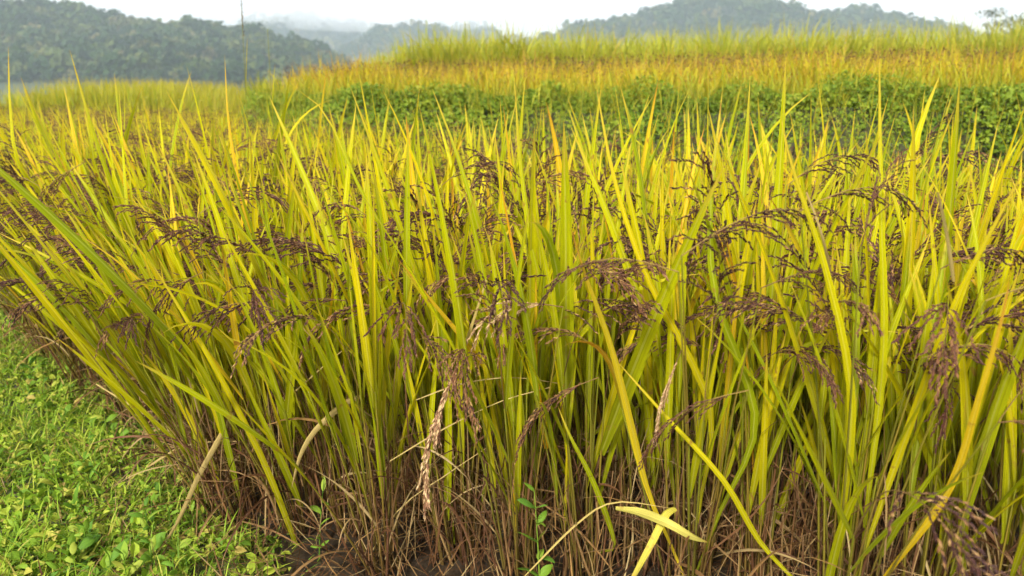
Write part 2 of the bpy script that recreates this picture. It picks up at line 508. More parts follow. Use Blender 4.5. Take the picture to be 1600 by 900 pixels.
# left flank of the terraces
T2Y = 13.2
terr = link('terrace', grid_mesh('terrace', np.arange(-2.6, 22, .5), np.arange(T2Y - .8, 40, .8),
                                 lambda x, y: np.where(y < T2Y - .4, .4, 1.42 + .012 * (y - 13) + .03 * vnoise(x, y, 2, 2)) * np.clip((x + 2.9) / .8, .25, 1), M['bank_earth']))
tag(terr, kind='structure')
mnd = link('mound', grid_mesh('mound', np.arange(-14, -4.4, .4), np.arange(13.0, 24, .4),
                              lambda x, y: .78 * np.exp(-((x + 7.6) / 2.1) ** 4) * np.clip((y - 13.3) / 1.2, 0, 1) - .06, M['bank_earth']))
tag(mnd, kind='structure')

# ------------------------------------------------------------------ shared leaf and panicle shapes
def leaf_lib(tagname, mat, n, specs):
    out = []
    for i in range(n):
        b, tw0, tw, pw = specs(i)
        wr = (.023 if mat is M['dry'] else .037) * rng.uniform(.8, 1.25)
        V, F, U, R = blades([(0, 0, 0)], 0, 0, b, 1, wr, S=10, fold=True, twist0=tw0, twist=tw, power=pw, rnd=0)
        out.append(mesh_np(tagname, V, F, U, R, mat))
    return out


def spec_green(i):
    k = i % 10
    b = [.05, .10, .16, .22, .04, .32, .13, .42, .75, 1.3][k] * rng.uniform(.85, 1.2)
    return b, rng.uniform(-.5, .5), rng.normal(0, .7), rng.uniform(1.2, 2.2)


LEAF = leaf_lib('leaf', M['leaf'], 30, spec_green)
LEAFY = leaf_lib('leaf', M['leaf_yellow'], 10, spec_green)
DRY = leaf_lib('dry_leaf', M['dry'], 18, lambda i: (rng.uniform(.7, 2.6), rng.uniform(-1, 1), rng.normal(0, 2.4), rng.uniform(.8, 2.6)))


def panicle_geo(droop, size=1.0, spread=1.0, nb=11, th0=.15, lod=1.0, ped=.15, gl=.24):
    """rachis arching over towards +X with hanging branches of grains; origin at the foot of its stalk."""
    n = 15
    s = np.linspace(0, 1, n)
    th = th0 + (droop - th0) * np.clip((s - .18) / .82, 0, 1) ** 1.15
    Lr = (ped + gl) * size
    tan = np.stack([np.sin(th), 0 * th, np.cos(th)], -1)
    pos = np.concatenate([np.zeros((1, 3)), np.cumsum((tan[1:] + tan[:-1]) * .5 * Lr / (n - 1), 0)])
    pos[:, 1] += .012 * np.sin(s * 5 + rng.rand() * 6) * s
    lines, rad = [pos], [np.linspace(.0016, .0006, n) * size]
    C, A = [], []
    s0 = ped / (ped + gl)
    for j in range(nb + 1):
        f = j / nb
        sj = s0 + (1 - s0) * (.0 + .92 * f)
        k = sj * (n - 1); i0 = min(int(k), n - 2); q = pos[i0] + (pos[i0 + 1] - pos[i0]) * (k - i0)
        d = tan[i0].copy()
        if j < nb:
            az = rng.uniform(0, 2 * PI)
            lat = np.array([rng.normal(0, .35), math.sin(az), rng.normal(0, .35)])
            d = d + lat * rng.uniform(.12, .62) * spread
        d /= np.linalg.norm(d)
        Lb = (.115 - .045 * f) * size * rng.uniform(.75, 1.15)
        m = 7
        bp = [q]; dd = d.copy()
        for _ in range(m - 1):
            dd = dd + np.array([0, 0, -.13 - .05 * rng.rand()]); dd /= np.linalg.norm(dd)
            bp.append(bp[-1] + dd * Lb / (m - 1))
        bp = np.array(bp)
        lines.append(bp); rad.append(np.full(m, .0005) * size)
        ng = max(3, int(Lb / .0050 / size * lod))
        tt = np.linspace(.12, 1, ng) * (m - 1)
        ii = np.minimum(tt.astype(int), m - 2)
        cc = bp[ii] + (bp[ii + 1] - bp[ii]) * (tt - ii)[:, None]
        ax = bp[ii + 1] - bp[ii]; ax /= np.linalg.norm(ax, axis=1, keepdims=True)
        off = unit(ng); off -= ax * (off * ax).sum(1, keepdims=True)
        off /= np.linalg.norm(off, axis=1, keepdims=True)
        C.append(cc + off * .0018 * size + ax * .003); A.append(ax + off * .38)
    C, A = np.concatenate(C), np.concatenate(A)
    return lines, rad, C, A


def panicle_meshes(droop, mat, size=1.0, **kw):
    lines, rad, C, A = panicle_geo(droop, size, **kw)
    st = mesh_np('panicle', *tubes(lines, rad, 3, rnd=np.zeros(len(lines))), M['stalk'])
    V, F, U, R = spindles(C, A, .0128 * size, .0041 * size, rng.rand(len(C)) * .55)
    return st, mesh_np('grains', V, F, U, R, mat, smooth=False)


PAN = [panicle_meshes([1.1, 1.5, 1.9, 2.3, 2.6, 1.7, 2.1, .6][i % 8] * rng.uniform(.9, 1.1), M['grain'], rng.uniform(.9, 1.12), spread=rng.uniform(.7, 1.5), nb=rng.randint(11, 18), th0=rng.uniform(.05, .4), ped=rng.uniform(.16, .30)) for i in range(24)]
PANT = [panicle_meshes(2.6 + .2 * i, M['grain_tan'], 1.05, spread=.6, nb=12) for i in range(3)]


def to_tilt(d):
    d = d / np.linalg.norm(d)
    return math.acos(max(-1, min(1, d[2]))), math.atan2(d[1], d[0])


def plant_layout(nt, lean, big=1.0):
    """tillers of one plant: (base xy, direction, height)."""
    out = []
    for k in range(nt):
        a = rng.uniform(0, 2 * PI); r = .055 * math.sqrt(rng.rand())
        al = rng.gamma(2.0, .055)
        d = np.array([math.cos(a) * math.sin(al), math.sin(a) * math.sin(al), math.cos(al)])
        d[:2] += lean * rng.uniform(.35, 1.45)
        d /= np.linalg.norm(d)
        out.append((np.array([r * math.cos(a), r * math.sin(a), -.01]), d, big * rng.uniform(.56, .74)))
    return out


def tiller_curve(b, d, h, n=5):
    """stems start a little more upright and bow outwards"""
    s = np.linspace(0, 1, n)[:, None]
    up = np.array([0, 0, 1.0])
    return b + (up * .25 + d * .75) * h * s * .5 + d * h * s * (.5 + 0 * s) + (d - up) * h * .12 * s * s


# ------------------------------------------------------------------ where the plants stand
SP = .205
pts = []
for i, yy in enumerate(np.arange(.7, 14, SP)):
    for xx in np.arange(-12, 7.5, SP):
        pts.append((xx + (SP / 2 if i % 2 else 0), yy))
pts = np.array(pts) + rng.uniform(-.05, .05, (len(pts), 2))
ed, arc, nout = edge_dist(pts)
keep = (ed > .06) & in_paddy(pts[:, 0], pts[:, 1])
pts, ed, arc, nout = pts[keep], ed[keep], arc[keep], nout[keep]
uu, vv, ff = pix(np.stack([pts[:, 0], pts[:, 1], 0 * ed + .9], 0))
u0, v0, f0 = pix(np.stack([pts[:, 0], pts[:, 1], 0 * ed + .05], 0))
inview = (uu > -90) & (uu < 1690)
near_ok = np.hypot(pts[:, 0], pts[:, 1]) > 1.25
pts, ed, arc, nout, uu, v0, inview = [q[near_ok] for q in (pts, ed, arc, nout, uu, v0, inview)]
dist = np.hypot(pts[:, 0], pts[:, 1])
order = np.argsort(np.where(inview, dist + .25 * ed, 1e3 + dist))
IND = order[:300]
REST = order[300:]
REST = REST[(uu[REST] > -700) & (uu[REST] < 2300)]

WORDS = 'first second third fourth fifth sixth seventh eighth ninth tenth eleventh twelfth thirteenth fourteenth fifteenth sixteenth seventeenth eighteenth nineteenth twentieth'.split()
for a in 'twenty thirty forty fifty'.split():
    WORDS += [a + '-' + w for w in WORDS[:9]] + [{'twenty': 'thirtieth', 'thirty': 'fortieth', 'forty': 'fiftieth', 'fifty': 'sixtieth'}[a]]
row = np.minimum((ed / .215).astype(int), 30)


def plant_lean(i):
    """plants on the rim lean out of the paddy, most where it borders the path"""
    e = ed[i]
    k = math.exp(-e / .35)
    o = nout[i]
    lp = .27 if pts[i, 0] < -.3 else .16
    base = np.array([-.03, -.02]) if pts[i, 0] < .3 else np.array([.01, -.03])
    return base + o * lp * k + np.array([-.06, 0]) * k * (pts[i, 0] < .2)


plants = {}
for rank, i in enumerate(IND):
    x, y = pts[i]
    root = link('rice_plant', None, loc=(x, y, 0))
    root.empty_display_size = .1
    plants[i] = root
    D = dist[i]
    front = row[i] == 0
    lod = 0 if ed[i] < .5 else (1 if D < 3.6 else 2)
    big = rng.uniform(.90, 1.08) * (1 + .11 * float(vnoise(x, y, .55, 91))) * (1 - .10 * np.clip((D - 2.2) / 1.6, 0, 1) * (x > -1.2))
    til = plant_layout([13, 11, 9][lod], plant_lean(i), big)
    lines, rad, deadl, deadr = [], [], [], []
    npan = 0
    for k, (b, d, h) in enumerate(til):
        cur = tiller_curve(b, d, h)
        lines.append(cur); rad.append(np.linspace(.0042, .0022, 5))
        dirs = np.gradient(cur, axis=0)
        # blades: flag leaf and two or three below
        for f in ([.97, .72, .46, .24] if lod == 0 else [.97, .72, .48] if lod == 1 else [.97, .7]):
            if rng.rand() < (.12 if f > .5 else .3):
                continue
            kk = f * 4; i0 = min(int(kk), 3)
            q = cur[i0] + (cur[i0 + 1] - cur[i0]) * (kk - i0)
            a = rng.uniform(0, 2 * PI)
            dv = dirs[i0] / np.linalg.norm(dirs[i0])
            div = abs(rng.normal(.10, .10)) if f > .9 else abs(rng.normal(.16, .13))
            lv = dv + np.array([math.cos(a), math.sin(a), 0]) * div
            tilt, az = to_tilt(lv)
            low = f < .3
            if (low and rng.rand() < .82) or (lod == 0 and f < .5 and rng.rand() < .18):
                L, W = rng.uniform(.25, .45), rng.uniform(.004, .009)
                link('dry_leaf', DRY[rng.randint(len(DRY))], root, q, (0, tilt + rng.uniform(.2, .6), a), (L, L, L))
                continue
            L = rng.uniform(.34, .60) if f > .9 else rng.uniform(.42, .70)
            if lod == 2: L *= rng.uniform(.75, 1.1)
            if f > .6 and rng.rand() < .17: L *= rng.uniform(1.25, 1.5)
            W = rng.uniform(.011, .021)
            j = rng.randint(10)
            if j >= 8 and rng.rand() < .6: j = rng.randint(8)
            lib = LEAFY if rng.rand() < .03 else LEAF
            link('leaf', lib[(j + 10 * rng.randint(3)) % len(lib)], root, q, (0, tilt, az + rng.normal(0, .3)), (L, L * rng.uniform(.6, 1.1), L))
        if rng.rand() < (.52 if x < -1.5 and ed[i] < 1.0 else [.36, .48, .46][lod]):
            npan += 1
            st, gr = PAN[rng.randint(len(PAN))]
            d2 = dirs[-1] / np.linalg.norm(dirs[-1])
            _, az = to_tilt(d2 + np.array([rng.normal(0, .25), rng.normal(0, .25), 0]))
            sc = rng.uniform(.9, 1.22)
            po = link('panicle', st, root, cur[-1], (rng.normal(0, .1), rng.uniform(-.05, .2), az), (sc, sc, sc))
            tag(link('grains', gr, po), kind='stuff')
    if lod == 0:
        for k in range(13):      # dead tillers and rotting sheaths round the foot
            a = rng.uniform(0, 2 * PI); r = .085 * math.sqrt(rng.rand()); hh = rng.uniform(.14, .42)
            b = np.array([r * math.cos(a), r * math.sin(a), -.01])
            t_ = b + np.array([rng.normal(0, .05), rng.normal(0, .05), hh]) + np.append(plant_lean(i) * hh * .8, 0)
            deadl.append(np.array([b, b * .5 + t_ * .5 + rng.normal(0, .008, 3), t_])); deadr.append(np.array([1, .85, .35]) * rng.uniform(.0028, .0058))
        tag(link('dead_stems', mesh_np('dead_stems', *tubes(deadl, deadr, 4), M['dead']), root), kind='stuff')
    so = link('stems', mesh_np('stems', *tubes(lines, rad, 4), M['stem']), root)
    tag(so, kind='stuff')
    if lod == 0 and D < 5.5:
        # tangle of thin dry straw round the foot of the plant
        ns = 78 if D < 3.4 else 36
        a = rng.uniform(0, 2 * PI, ns); r = .16 * np.sqrt(rng.rand(ns))
        b = np.stack([np.cos(a) * r, np.sin(a) * r, rng.uniform(0, .30, ns)], -1)
        V, F, U, R = blades(b, rng.uniform(0, 2 * PI, ns), np.where(rng.rand(ns) < .72, rng.uniform(0, .28, ns), rng.uniform(.3, 1.7, ns)), rng.normal(.35, .7, ns), rng.uniform(.14, .46, ns), rng.uniform(.0015, .0065, ns), S=6, twist0=rng.uniform(0, 3, ns), twist=rng.normal(0, 2, ns))
        V[:, 2] = np.maximum(V[:, 2], .006)
        tag(link('straw', mesh_np('straw', V, F, U, R, M['dry']), root), kind='stuff')

# ------------------------------------------------------------------ rest of the paddy (past the 300 nearest plants)
gC, gA = [], []
FARPAN = [panicle_geo(rng.uniform(.9, 2.6), 1.15, nb=9, lod=.34, ped=.26) for _ in range(30)]
B_, AZ_, T_, BD_, L_, W_ = [], [], [], [], [], []
for i in REST:
    x, y = pts[i]
    D = dist[i]
    nt = 9
    lean = plant_lean(i)
    for (b, d, h) in plant_layout(nt, lean, rng.uniform(.9, 1.08) * (1 + .11 * float(vnoise(x, y, .55, 91)))):
        for f in (.97, .8, .5):
            q = b + d * h * f + np.array([x, y, 0])
            a = rng.uniform(0, 2 * PI)
            tilt, az = to_tilt(d + np.array([math.cos(a), math.sin(a), 0]) * abs(rng.normal(.12, .1)))
            B_.append(q); AZ_.append(az); T_.append(tilt); BD_.append(abs(rng.normal(.25, .25))); L_.append(rng.uniform(.34, .56)); W_.append(rng.uniform(.012, .02))
        B_.append(b + np.array([x, y, 0])); AZ_.append(rng.uniform(0, 6)); T_.append(.05); BD_.append(.05); L_.append(h); W_.append(.006)
        if rng.rand() < .20:
            _, _, C, A = FARPAN[rng.randint(30)]
            az = rng.uniform(0, 2 * PI); ca, sa = math.cos(az), math.sin(az)
            Rm = np.array([[ca, -sa, 0], [sa, ca, 0], [0, 0, 1]])
            gC.append(C @ Rm.T + b + d * h + np.array([x, y, 0])); gA.append(A @ Rm.T)
NB = len(B_)
far_rice = link('rice_stand', mesh_np('rice_stand', *blades(np.array(B_), np.array(AZ_), np.array(T_), np.array(BD_), np.array(L_), np.array(W_), S=4, twist0=rng.uniform(-.6, .6, NB), twist=rng.normal(0, .6, NB)), M['leaf']))
tag(far_rice, 'dense yellow-green rice filling the paddy towards the bank', 'rice', kind='stuff')
gC, gA = np.concatenate(gC), np.concatenate(gA)
fg = link('grains', mesh_np('grains', *spindles(gC, gA, .019, .007, rng.rand(len(gC))), M['grain'], smooth=False), far_rice)
tag(fg, kind='stuff')
print('individual', len(IND), 'rest', len(REST), 'objects', len(bpy.data.objects), 'far blades', NB, 'far grains', len(gC))

# ------------------------------------------------------------------ blades and panicles that stand out in the photograph
def smooth_line(ptsw, n=13):
    p = np.array(ptsw, float)
    t = np.concatenate([[0], np.cumsum(np.linalg.norm(np.diff(p, axis=0), axis=1))]); t /= t[-1]
    e = np.vstack([2 * p[0] - p[1], p, 2 * p[-1] - p[-2]])
    out = []
    for s in np.linspace(0, 1, n):
        k = min(np.searchsorted(t, s, side='right') - 1, len(p) - 2); k = max(k, 0)
        f = (s - t[k]) / (t[k + 1] - t[k])
        a, b, c, d = e[k], e[k + 1], e[k + 2], e[k + 3]
        out.append(.5 * ((2 * b) + (-a + c) * f + (2 * a - 5 * b + 4 * c - d) * f ** 2 + (-a + 3 * b - 3 * c + d) * f ** 3))
    return np.array(out)


def nearest_plant(p, front=False):
    best, bi_ = 1e9, None
    for i in plants:
        d = (pts[i, 0] - p[0]) ** 2 + (pts[i, 1] - p[1]) ** 2
        if front and row[i] > 0: d += 1
        if d < best: best, bi_ = d, i
    return bi_


def world_blade(name, pxs, width, mat, twist0=.3, twist=.3, owner=None, n=13, prof='rice'):
    wp = [P(*q) for q in pxs]
    rooted = name == 'leaf' and owner is None
    if owner is None:
        owner = plants[nearest_plant(wp[0])]
    nfoot = 0
    if rooted:
        foot = np.array(owner.location) + np.array([rng.uniform(-.03, .03), rng.uniform(-.03, .03), .04])
        if wp[0][2] - foot[2] > .1:
            wp = [foot, foot * .5 + wp[0] * .5] + wp; nfoot = 6
    line = smooth_line(wp, n + nfoot); n = n + nfoot
    tan = np.gradient(line, axis=0); tan /= np.linalg.norm(tan, axis=1, keepdims=True)
    view = line - np.array([0, 0, CAM_H]); view /= np.linalg.norm(view, axis=1, keepdims=True)
    sd = np.cross(tan, view); sd /= np.linalg.norm(sd, axis=1, keepdims=True)
    nr = np.cross(sd, tan)
    s = np.linspace(0, 1, n)
    ps = twist0 + twist * s
    side = np.cos(ps)[:, None] * sd + np.sin(ps)[:, None] * nr
    n2 = -np.sin(ps)[:, None] * sd + np.cos(ps)[:, None] * nr
    sf = .45 if nfoot else .22
    w = ((.28 if nfoot else .5) + (.72 if nfoot else .5) * np.clip(s / sf, 0, 1) ** (2 if nfoot else 1)) * (1 - s ** 3.2) ** .9 if prof == 'rice' else (1 - .5 * s) * (.6 + .4 * np.minimum(s / .2, 1))
    w = (w * width / 2)[:, None]
    V = np.stack([line - side * w, line - n2 * w * .42, line + side * w], 1)
    i = (np.arange(n - 1) * 3)[:, None] + np.arange(2)[None]
    F = np.stack([i, i + 1, i + 4, i + 3], -1).reshape(-1, 4)
    uv = np.stack(np.broadcast_arrays(np.array([0, .5, 1.0])[None], s[:, None] * np.ones((1, 3))), -1).reshape(-1, 2)
    loc = np.array(owner.location)
    V = V.reshape(-1, 3) - loc
    return link(name, mesh_np(name, V, F, uv, np.zeros(len(V)), mat), owner)


def owner_at(u, v, y):
    return nearest_plant(P(u, v, y))


# bright upright and slanting blades: pixel path from the foot to the tip, with depth
for pxs, w, mt in [
    ([(1010, 760, 1.85), (960, 560, 1.7), (915, 430, 1.55), (888, 345, 1.48)], .021, 'leaf_yellow'),
    ([(1480, 770, 1.45), (1530, 620, 1.3), (1565, 500, 1.22), (1580, 425, 1.2)], .017, 'leaf_yellow'),
    ([(800, 640, 2.1), (735, 545, 2.0), (670, 465, 1.95), (618, 400, 1.9)], .019, 'leaf_yellow'),
    ([(480, 900, 2.3), (420, 740, 2.2), (350, 600, 2.1), (280, 480, 2.05), (230, 400, 2.0)], .019, 'leaf'),
    ([(330, 560, 2.6), (240, 500, 2.5), (110, 420, 2.4), (-10, 360, 2.4)], .020, 'leaf'),
    ([(375, 560, 2.6), (330, 430, 2.5), (295, 330, 2.45), (240, 210, 2.4)], .024, 'leaf'),
    ([(690, 560, 2.2), (640, 400, 2.1), (590, 250, 2.05), (545, 130, 2.0)], .021, 'leaf'),
    ([(900, 640, 2.2), (840, 430, 2.1), (815, 270, 2.1), (803, 115, 2.1)], .022, 'leaf'),
    ([(1110, 640, 1.9), (1010, 430, 1.8), (960, 280, 1.75), (930, 125, 1.75)], .019, 'leaf'),
    ([(1330, 620, 1.6), (1290, 420, 1.55), (1240, 270, 1.5), (1218, 175, 1.5)], .020, 'leaf'),
    ([(1380, 560, 1.7), (1378, 360, 1.65), (1375, 220, 1.65), (1374, 75, 1.65)], .018, 'leaf'),
    ([(1430, 640, 1.6), (1490, 480, 1.5), (1560, 340, 1.4), (1610, 250, 1.35)], .019, 'leaf'),
    ([(1180, 660, 1.8), (1120, 470, 1.75), (1110, 330, 1.75), (1130, 130, 1.8)], .021, 'leaf'),
    ([(770, 470, 2.3), (740, 330, 2.2), (710, 230, 2.2), (672, 130, 2.2)], .020, 'leaf'),
    ([(240, 470, 3.0), (190, 330, 2.8), (150, 220, 2.7), (108, 75, 2.7)], .022, 'leaf'),
    ([(80, 330, 3.4), (30, 260, 3.2), (16, 170, 3.2), (13, 70, 3.2)], .022, 'leaf'),
    ([(400, 420, 2.7), (375, 300, 2.6), (357, 190, 2.6), (351, 85, 2.6)], .017, 'leaf'),
    ([(620, 420, 2.5), (560, 290, 2.4), (510, 180, 2.4), (465, 140, 2.4)], .017, 'leaf'),
    ([(1190, 850, 1.75), (1130, 750, 1.7), (1040, 650, 1.7), (960, 560, 1.72)], .016, 'leaf'),
    ([(960, 850, 2.0), (930, 760, 1.95), (890, 680, 1.9), (870, 630, 1.9)], .017, 'leaf'),
]:
    world_blade('leaf', pxs, w, M[mt], twist0=rng.uniform(-.3, .3), twist=rng.normal(0, .4))
bent_owner = plants[owner_at(1060, 880, 1.9)]
world_blade('leaf', [(962, 794, 1.75), (1000, 800, 1.73), (1045, 818, 1.66), (1080, 838, 1.66), (1108, 848, 1.7)], .022, M['leaf_pale'], twist0=-.7, twist=1.3, owner=bent_owner)
world_blade('leaf', [(1055, 795, 1.75), (1040, 805, 1.72), (1020, 845, 1.68), (985, 910, 1.62)], .022, M['leaf_pale'], twist0=-.5, twist=1.1, owner=bent_owner, prof='cut')
world_blade('dry_leaf', [(820, 900, 1.95), (900, 820, 1.9), (960, 785, 1.85), (1055, 795, 1.8)], .006, M['dry_pale'], owner=bent_owner)
dry_owner = plants[owner_at(510, 800, 2.35)]
world_blade('dry_leaf', [(570, 618, 2.25), (540, 630, 2.2), (495, 670, 2.15), (470, 710, 2.12), (455, 765, 2.1)], .019, M['dry_pale'], owner=dry_owner)
fall_owner = plants[owner_at(420, 800, 2.4)]
world_blade('dry_leaf', [(365, 645, 2.4), (340, 690, 2.3), (310, 745, 2.25), (275, 820, 2.15), (240, 872, 2.05)], .018, M['dry_pale'], owner=fall_owner)
for pxs, w in [([(720, 560, 2.0), (740, 500, 1.95), (760, 437, 1.9)], .010), ([(440, 630, 2.3), (520, 560, 2.2), (560, 530, 2.2)], .005), ([(650, 625, 2.0), (720, 600, 1.95), (800, 590, 1.95), (880, 600, 2)], .004),
               ([(610, 720, 2.0), (690, 672, 1.95), (780, 628, 1.9), (860, 605, 1.9)], .004), ([(230, 730, 2.6), (280, 700, 2.5), (330, 690, 2.4), (380, 690, 2.4)], .009), ([(150, 600, 3), (230, 650, 2.8), (330, 720, 2.6)], .007),
               ([(1300, 440, 1.7), (1285, 370, 1.6), (1260, 300, 1.6)], .008), ([(560, 900, 2.2), (620, 800, 2.1), (700, 740, 2.1), (760, 700, 2.1)], .005), ([(1490, 440, 1.5), (1480, 370, 1.45), (1465, 300, 1.4)], .009)]:
    world_blade('dry_leaf', pxs, w, M['dry_pale'], prof='cut')


def world_panicle(u, v, y, az, droop, size=1.1, tan=False, spread=1.5, th0=.3, nb=16, ped=.12):
    base = P(u, v, y)
    st, gr = panicle_meshes(droop, M['grain_tan'] if tan else M['grain'], size, spread=spread, nb=nb, th0=th0, ped=ped)
    ow = plants[nearest_plant(base)]
    o = link('panicle', st, ow, base - np.array(ow.location), (0, 0, az))
    tag(link('grains', gr, o), kind='stuff')
    # the stem that carries it down into its plant
    foot = np.array([rng.uniform(-.03, .03), rng.uniform(-.03, .03), 0])
    top = base - np.array(ow.location)
    ln = smooth_line([foot, foot * .5 + top * .5 + np.array([0, 0, .05]), top], 7)
    link('stem', mesh_np('stem', *tubes([ln], [np.linspace(.0032, .0017, 7)], 5), M['stem']), ow)


# (u, v, depth) of the foot of the bend, heading, droop, size, first tilt
for u, v, y, az, dr, sz, t0, sp in [
    (1060, 425, 1.5, 3.0, 2.5, 1.15, 1.3, 1.2), (1065, 400, 1.5, .1, 1.75, 1.15, .95, 1.0), (1170, 610, 1.55, 2.9, 2.75, 1.1, 1.9, .7), (1345, 385, 1.5, .6, .55, .75, .35, .5), (1190, 450, 1.55, .2, 2.2, .95, 1.2, 1.2),
    (205, 400, 2.3, .4, 2.1, 1.1, .6, 1.2), (310, 335, 2.3, .1, 2.1, 1.15, 1.0, 1.2), (318, 425, 2.15, 3.0, 2.9, 1.15, 2.0, .6), (130, 255, 2.7, 3.0, 2.8, 1.2, 2.0, .7), (190, 480, 2.4, 3.0, 2.7, 1.1, 1.6, .9), (640, 450, 2.1, 2.9, 2.4, 1.1, 1.2, 1.2),
    (935, 590, 1.85, 3.0, 2.85, 1.15, 2.0, .6), (690, 290, 2.3, .2, 2.2, 1.0, .9, 1.3), (590, 350, 2.2, 2.8, 2.4, 1.0, 1.0, 1.3), (1250, 330, 1.6, .1, 2.2, 1.1, 1.1, 1.2), (1470, 420, 1.5, .3, 2.3, 1.05, 1.2, 1.2), (1440, 560, 1.45, .2, 2.3, 1.0, 1.3, 1.2), (1560, 660, 1.3, .2, 2.9, 1.0, 1.6, .6),
    (1230, 290, 1.9, .1, 2.0, 1.0, .9, 1.2), (480, 380, 2.2, .3, 2.5, 1.0, 1.3, 1.0), (540, 470, 2.1, 3.0, 2.7, 1.0, 1.5, .9), (820, 300, 2.2, .2, 2.3, 1.0, 1.0, 1.3), (860, 350, 2.0, .1, 2.3, 1.0, 1.1, 1.2), (1540, 470, 1.35, .1, 2.1, 1.0, 1.2, 1.2), (60, 290, 3.0, 2.8, 2.5, 1.1, 1.2, 1.2), (90, 400, 2.9, 3.1, 2.4, 1.1, 1.4, 1.1)]:
    world_panicle(u, v, y, az, dr, sz * .88, spread=sp * 1.15, th0=t0, ped=.03, nb=rng.randint(10, 16))
world_panicle(718, 560, 1.78, 3.0, 3.1, 1.35, tan=True, spread=1.05, th0=2.75, nb=18, ped=.03)
world_panicle(1066, 545, 1.65, 3.0, 3.1, .75, tan=True, spread=.6, th0=2.8, ped=.03)
world_panicle(880, 480, 1.8, 2.8, 2.7, .95, tan=True, th0=1.5, ped=.03)

# tall wild grass stalks standing above the rice
for k, (u, y, top, nl, lab) in enumerate([(380, 4.6, -10, 3, 'tall dark wild grass stalk rising above the rice into the sky'), (422, 4.4, 45, 4, 'tall green leafy wild grass beside the dark stalk above the rice')]):
    b = P(u, 300, y); b[2] = 0
    root = link('wild_grass', None, loc=b)
    tag(root, lab, 'grass stalk', 'tall wild grasses in the rice')
    t = P(u - 4, top, y) - b
    ln = smooth_line([(0, 0, 0), t * .5 + np.array([.01, 0, 0]), t], 12)
    link('stem', mesh_np('stem', *tubes([ln], [np.linspace(.0034, .001, 12)], 5), M['stem']), root)
    for j in range(nl):
        f = .5 + .4 * j / nl
        q = ln[int(f * 11)]
        link('leaf', LEAF[[0, 1, 4, 2, 6, 3, 0][j]], root, q, (0, .08 + .06 * rng.rand(), rng.uniform(0, 6.28)), (.30, .20, .30))
    if k == 0:
        n = 60
        q = ln[-1][None] + np.stack([rng.normal(0, .003, n), rng.normal(0, .003, n), -rng.rand(n) * .22], -1)
        tag(link('seed_head', mesh_np('seed_head', *spindles(q, np.array([[0, 0, 1.0]]) + unit(n) * .3, .012, .004, rng.rand(n)), M['grain'], smooth=False), root), kind='stuff')

# ------------------------------------------------------------------ weeds with broad leaves
WLEAF = []
for i in range(5):
    V, F, U, R = blades([(0, 0, 0)], 0, rng.uniform(.6, 1.1), rng.uniform(.3, 1.2), 1, [.34, .42, .5, .38, .3][i], S=6, twist0=rng.normal(0, .3), twist=rng.normal(0, .5), fold=True, prof='oval', rnd=0)
    WLEAF.append(mesh_np('leaf', V, F, U, R, M['weed']))


def broad_weed(x, y, z, h, n, L, label, group=None, cat='weed', lean=(0, 0)):
    root = link('broad_leaf_weed', None, loc=(x, y, z))
    tag(root, label, cat, group)
    ln = smooth_line([(0, 0, -.01), (lean[0] * .4, lean[1] * .4, h * .5), (lean[0], lean[1], h)], 8)
    link('stem', mesh_np('stem', *tubes([ln], [np.linspace(.0026, .0013, 8)], 5), M['weed']), root)
    for j in range(n):
        f = .15 + .85 * j / max(1, n - 1)
        q = ln[min(7, int(f * 7))]
        s = L * rng.uniform(.7, 1.15) * (1.0 if f < .9 else .7)
        link('leaf', WLEAF[rng.randint(5)], root, q, (rng.normal(0, .25), rng.normal(0, .3), j * 2.4 + rng.normal(0, .3)), (s, s, s))
    return root


b = P(845, 905, 1.95)
broad_weed(b[0], b[1], 0, max(.28, P(840, 745, 1.95)[2]) * .9, 15, .062, 'slender green weed with pointed leaves at the foot of the rice', lean=(-.02, 0))
b = P(500, 890, 2.2)
broad_weed(b[0], b[1], 0, .26, 8, .045, 'small green weed among rice stems beside the dark mud', lean=(.03, 0))
ng = 'broad-leaved weeds in the path'
cnt = 0
weeds = []
for k in range(400):
    u, v = rng.uniform(-60, 430), rng.uniform(560, 930)
    d = np.array([(u - 800) / FPX, cP - (v - 450) / FPX * sP, -sP - (v - 450) / FPX * cP])
    q = d * ((CAM_H - .06) / -d[2])
    e = -float(verge_in(q[0:1], q[1:2])[0])
    if e > -.02 or e < -2.2: continue
    w_ = broad_weed(q[0], q[1], float(verge_z(q[0:1], q[1:2])[0]), rng.uniform(.04, .12), rng.randint(5, 9), rng.uniform(.035, .072), 'low broad-leaved green weed among the fine ground cover of the path', ng)
    weeds.append(w_)
    cnt += 1
    if cnt >= 59: break

# ------------------------------------------------------------------ ground cover of the path
def scatter(n, x0, x1, y0, y1, cond):
    out = []
    while sum(map(len, out)) < n:
        q = np.stack([rng.uniform(x0, x1, n), rng.uniform(y0, y1, n)], -1)
        q = q[cond(q)]
        out.append(q)
        if len(q) == 0: break
    return np.concatenate(out)[:n]


def dens(q):
    e = -verge_in(q[:, 0], q[:, 1])
    clump = vnoise(q[:, 0], q[:, 1], .12, 4)
    return (e < .24) & (rng.rand(len(q)) < np.clip(1 - e / .24, 0, 1)) & (rng.rand(len(q)) < np.clip(.75 + .7 * clump, .2, 1)) & (np.abs(q[:, 0]) < .85 * q[:, 1] + 1.4)


